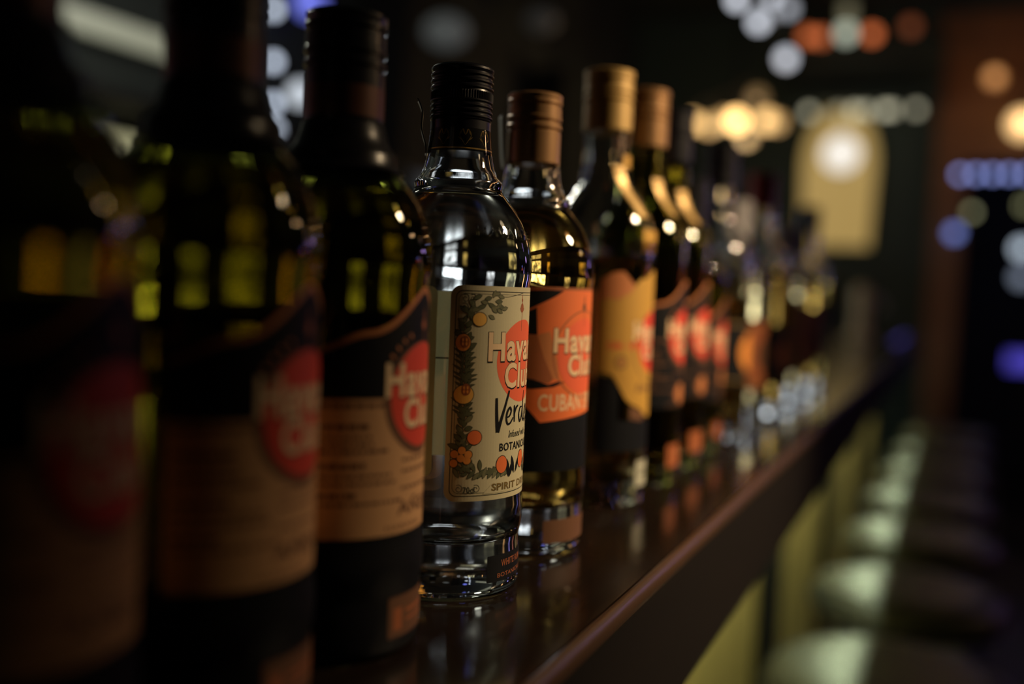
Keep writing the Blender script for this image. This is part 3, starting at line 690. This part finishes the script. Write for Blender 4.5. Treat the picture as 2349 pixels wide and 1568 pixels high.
# coloured tubes added on the shelf, for streaks of light in the bottle glass
for y, h, col, s, lb in ((-.45, .20, (1, .42, .12), 2.0, 'orange tube light on the shelf, nearest of the coloured tubes'), (-.12, .2, (.3, .3, 1), 2.4, 'blue tube light between two orange tubes near the camera'), (.16, .2, (1, .36, .14), 2.2, 'orange tube light right of the nearest blue tube'),
                         (.42, .21, (1, .72, .35), 2.0, 'warm white tube light in the middle of the coloured tubes'), (.68, .2, (1, .3, .2), 2.0, 'red orange tube light right of the warm white tube'), (.92, .2, (.35, .3, 1), 2.6, 'violet blue tube light beside the last orange tube'), (1.2, .2, (1, .5, .16), 2.0, 'amber tube light, farthest of the coloured tubes')):
    t = tag(empty('tube_light', (XL+.11, y, 1.385)), lb, 'tube light', 'coloured tube lights on the back bar shelf')
    link('tube', lathe('tube', [(0, .014), (.02, .014), (.022, .02), (.022, h), (.016, h+.01), (0, h+.012)], 18, 40, mm=False), emit('tube_glow', col, s), t)
    link('foot', lathe('foot', [(0, 0.0005), (.032, .0005), (.03, .01), (.018, .0138), (0, .0138)], 18, 40, mm=False), M['iron'], t)

# ------------------------------------------------------------------ the far room
# hanging cluster of warm bulbs
CH = (-1.02, 5.0, 2.12)
t = tag(empty('cluster_chandelier', CH), 'hanging cluster of warm glowing bulbs beyond the far bottles', 'chandelier')
tube('stem', [(0, 0, .12), (0, 0, ZC-CH[2]-.01)], .01, M['iron'], t)
link('canopy', lathe('canopy', [(0, ZC-CH[2]-.04), (.06, ZC-CH[2]-.03), (.07, ZC-CH[2]-.002), (0, ZC-CH[2]-.002)], 20, 40, mm=False), M['iron'], t)
for i, (dx, dz, s, r) in enumerate([(-.225, .02, 1.9, .036), (-.165, .015, 1.7, .036), (.02, .0, 5.5, .042), (.13, .03, 2.2, .042), (.19, .01, .9, .036), (.11, .11, .3, .036), (.03, -.045, .45, .034), (-.05, .02, 1.0, .036), (-.10, .0, .55, .034)]):
    dy = .12*math.sin(i*2.3)
    b = ball('bulb', r, emit('warm_bulb', (1, .58, .2), s), t, (dx, dy, dz))
    tube('arm', [(dx, dy, dz+r*.9), (dx*.8, dy*.8, dz+.09), (0, 0, .16)], .006, M['iron'], t)
light('chandelier_light', 'POINT', (CH[0], CH[1], CH[2]-.12), 5, (1, .66, .3), .05)
# string of white bulbs across the ceiling
pts = [(-.676, 3.2, 2.206), (-.736, 3.9, 2.321), (-.802, 5.0, 2.431)]
t = tag(empty('string_light', (-.68, 3.2, 2.25)), 'string of cool white bulbs running back under the ceiling', 'string light')
L0 = Vector((-.68, 3.2, 2.25))
tube('wire', [Vector(q)-L0+Vector((0, 0, .06)) for q in smooth([(-.60, 2.2), (-.676, 3.2), (-.736, 3.9), (-.802, 5.0), (-.86, 6.38)], 1) and [(-.58, 2.2, 2.02), (-.676, 3.2, 2.206), (-.736, 3.9, 2.321), (-.802, 5.0, 2.431), (-.84, 5.9, 3.035)]], .004, M['cable'], t)
for q, s, r in ((pts[0], 1.7, .022), (pts[1], 1.6, .028), (pts[2], 1.5, .036), ((-.644, 4.0, 2.391), .8, .026), ((-.655, 3.7, 2.352), 1.5, .02), ((-.69, 3.85, 2.335), .3, .026)):
    b = ball('bulb', r, emit('cool_bulb', (.86, .9, 1), s), t, Vector(q)-L0)
    tube('bulb_holder', [Vector(q)-L0+Vector((0, 0, r*.8)), Vector(q)-L0+Vector((0, 0, r*.8+.04))], .008, M['iron'], t)
# canopy shelf with cream bulbs below and orange lamps above
cn = tag(empty('light_canopy', (-.53, 6.2, 2.42)), 'dark green wall canopy with a row of cream bulbs below', 'canopy')
box('beam', (-.45, -.10, .0), (.42, .19, .06), M['wall_green'], cn); box('beam', (-.45, -.06, .12), (.42, .19, .17), M['wall_green'], cn); box('back_board', (-.45, .12, .06), (.42, .195, .40), M['wall_green'], cn)
for i, (x, s) in enumerate([(-.305, 1.0), (-.14, .5), (-.05, 1.1), (.01, .9), (.115, 1.1), (.155, .8), (.285, .75)]):
    ball('bulb', .026, emit('cream_bulb', (1, .95, .66), s*1.0), cn, (x, -.05, -.045))
    tube('bulb_holder', [(x, -.05, -.014), (x, -.05, .002)], .014, M['iron'], cn)
for i, (x, z, s, lb) in enumerate([(-.86, 2.81, .9, 'orange shaded lamp on the canopy, left of the tall white lamp'), (-.785, 2.80, .75, 'orange shaded lamp touching the left of the paired lamps on the canopy'), (-.505, 2.80, 1.1, 'orange shaded lamp on the canopy, right of the tall white lamp'), (-.30, 2.83, .22, 'dim rust lamp at the right end of the canopy')]):
    lamp_ball('orange_lamp', (x, 6.10, z), .038, (1, .22, .06), s, lb, 'lamp', 'orange lamps over the canopy', stem=[(x, 6.10, ZC-.002)])
t = tag(empty('tall_lamp', (-.65, 6.15, 2.80)), 'tall greenish white lamp between the orange lamps', 'lamp')
link('tube', lathe('tube', [(0, .0), (.034, .01), (.036, .2), (0, .21)], 20, 40, mm=False), emit('tube_glow', (.8, .75, .42), .16), t)
ball('bulb', .046, emit('tall_lamp_bulb', (.85, .95, .75), .85), t, (0, -.03, .02)); tube('stem', [(0, 0, .2), (0, 0, ZC-2.802)], .008, M['iron'], t)
# arched backlit niche with globe lamp
t = tag(empty('arched_wall_light', (-.67, 6.38, 1.60)), 'tall arched wall light glowing yellow with a bright round globe', 'wall light')
W_, H_ = .215, .84
arch = [(-W_*.92, 0), (W_*.92, 0)] + [(W_*math.cos(a), H_-.34+.34*math.sin(a)) for a in [PI*i/16 for i in range(17)]]
def arch_mesh(name, pts, d0, d1):
    n_ = len(pts); v = [(x, d0, z) for x, z in pts]+[(x, d1, z) for x, z in pts]
    return fixn(mesh(name, v, [tuple(range(n_)), tuple(range(n_, 2*n_))]+[(i, (i+1) % n_, n_+(i+1) % n_, n_+i) for i in range(n_)]))
link('diffuser', arch_mesh('diffuser', arch, -.03, .018), emit('niche_glow', (1, .66, .2), .36, (.1, .08, .04)), t)
link('frame', arch_mesh('frame', [(x*1.06, z*1.03-.02) for x, z in arch], -.012, .0185), M['wall_green'], t)
ball('globe', .108, emit('globe_glow', (1, .94, .84), .95), t, (.02, -.13, .545)); tube('bracket', [(.02, -.03, .43), (.02, -.13, .44)], .012, M['iron'], t)
# dark pot plant in front of its lower left corner
pl = tag(empty('pot_plant', (-.80, 5.75, 0)), 'dark leafy pot plant on a tall stand below the arched wall light', 'plant')
link('stand', lathe('stand', [(0, 0), (.15, 0), (.13, .03), (.03, .06), (.03, 1.0), (.12, 1.03), (.12, 1.05), (0, 1.05)], 20, 40, mm=False), M['wood_dark'], pl)
link('pot', lathe('pot', [(0, 1.051), (.08, 1.051), (.12, 1.25), (.13, 1.27), (.10, 1.27), (0, 1.24)], 20, 40, mm=False), M['pot'], pl)
rl = random.Random(9); lv = None
for k in range(80):
    a = rl.uniform(0, 2*PI); e = rl.uniform(.4, 1.4); ln = rl.uniform(.2, .36)
    vs = []
    for i in range(5):
        t_ = i/4; rr = .03+ln*t_*math.cos(e); z = 1.25+ln*t_*math.sin(e)*1.2-.12*t_*t_; wd = .075*math.sin(PI*min(t_*.9+.08, 1))
        c, s = math.cos(a), math.sin(a); vs += [(rr*c-wd*s, rr*s+wd*c, z), (rr*c+wd*s, rr*s-wd*c, z)]
    link('leaf', mesh('leaf', vs, [(2*i, 2*i+1, 2*i+3, 2*i+2) for i in range(4)], True), M['leafdark'], pl)
# timber lintel lamps
for x, z, r, s, col, lb in ((.147, 2.546, .045, .6, (1, .38, .09), 'small amber wall lamp high on the timber lintel'), (.305, 2.285, .075, 1.6, (1, .62, .25), 'bright warm wall lamp on the timber lintel at the right edge')):
    t = lamp_ball('wall_lamp', (x, 6.20, z), r, col, s, lb, 'lamp', stem=[(x, 6.28, z+r*2), (x, 6.345, z+r*2)])
    light('lintel_lamp_light', 'POINT', (x, 6.12, z), 1.6 if r > .05 else .35, (1, .5, .2), .04)
# blue lights along the opening, and small lights in the room beyond
for i in range(6):
    lamp_ball('blue_bulb', (.005+.085*i, 6.33, 2.028), .020, (.34, .42, 1), 2.4, ('first', 'second', 'third', 'fourth', 'fifth', 'sixth')[i]+' blue bulb from the timber post in the row under the lintel', 'bulb', 'row of blue bulbs under the lintel', stem=[(.005+.085*i, 6.36, 2.115)])
lamp_ball('blue_bulb', (-.005, 6.30, 1.69), .034, (.25, .36, 1), 1.1, 'single blue bulb fixed to the timber post below the blue row', 'bulb', stem=[(-.005, 6.335, 1.75)])
for x, z, r, s, col, lb in ((.09, 1.885, .024, .9, (.8, .8, .42), 'dim olive light floating in the dark opening'), (.40, 1.655, .05, 1.3, (.72, .85, 1), 'upper pale white light in the opening at the right edge'), (.405, 1.47, .05, .45, (.55, .65, .85), 'lower grey white light in the opening at the right edge'), (.40, 1.93, .035, .6, (.85, .85, .4), 'pale olive light in the opening, upper right edge')):
    yy = 7.2 + (0 if x < .2 else (z-1.4)*.9); kx = yy/7.2
    lamp_ball('hanging_lamp', (x*kx, yy, 1.272+(z-1.272)*kx), r, col, s, lb, 'lamp', stem=[(x*kx, yy, ZC-.002)])
# blue screen low at the right edge
t = tag(empty('blue_screen', (.36, 5.9, 0)), 'small glowing blue screen on a stand low at the right edge', 'screen')
box('panel', (-.07, -.012, .945), (.16, .01, 1.035), emit('blue_screen_glow', (.10, .08, 1), .45), t, bev=.003)
box('bezel', (-.085, .011, .93), (.175, .03, 1.05), M['iron'], t); tube('stand', [(.045, .02, .015), (.045, .02, .94)], .015, M['iron'], t)
link('base', lathe('base', [(0, 0), (.14, 0), (.14, .012), (0, .02)], 24, 40, mm=False), M['iron'], t)
# tap tower near the far end of the bar
t = tag(empty('tap_tower', (-.345, 4.45, BT)), 'blurred tan beer tap tower near the far end of the bar', 'beer tap')
tan = pri('tan_enamel', (.55, .42, .2), .35)
link('base', lathe('base', [(0, .0005), (.055, .0005), (.055, .012), (.04, .02), (0, .02)], 24, 40, mm=False), tan, t)
link('column', lathe('column', [(0, .021), (.036, .021), (.034, .12), (.038, .15), (.038, .19), (.025, .215), (0, .22)], 24, 40, mm=False), tan, t)
tube('spout', [(.03, 0, .17), (.07, 0, .172), (.085, 0, .16), (.088, 0, .12)], .009, M['chrome'], t)
tube('handle', [(.045, 0, .182), (.055, 0, .23), (.058, 0, .26)], .009, M['iron'], t, taper=[.6, 1, 1.2])
# glowing strip added in place of a blue reflection on the bar edge
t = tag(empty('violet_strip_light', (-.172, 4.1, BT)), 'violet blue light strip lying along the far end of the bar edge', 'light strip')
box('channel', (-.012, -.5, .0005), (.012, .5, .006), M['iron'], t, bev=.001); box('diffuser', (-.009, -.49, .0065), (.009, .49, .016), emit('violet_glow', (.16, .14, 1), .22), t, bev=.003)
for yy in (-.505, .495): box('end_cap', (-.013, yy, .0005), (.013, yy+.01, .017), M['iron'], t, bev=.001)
# blue over red neon sign, out to the right: mirrored in every bottle
t = tag(empty('neon_sign', (2.4, 4.0, 0)), 'blue and red neon tubes on a stand to the right of the stools', 'sign')
for z, col in ((1.50, (.2, .25, 1)), (1.36, (1, .16, .1))):
    tube('neon_tube', [(-.12, -.08, z), (.12, .08, z)], .05, emit('neon', col, 5), t, seg=12)
tube('pole', [(0, .06, .01), (0, .06, 1.56)], .015, M['iron'], t); link('base', lathe('base', [(0, 0), (.2, 0), (.2, .015), (0, .02)], 24, 40, mm=False), M['iron'], t)
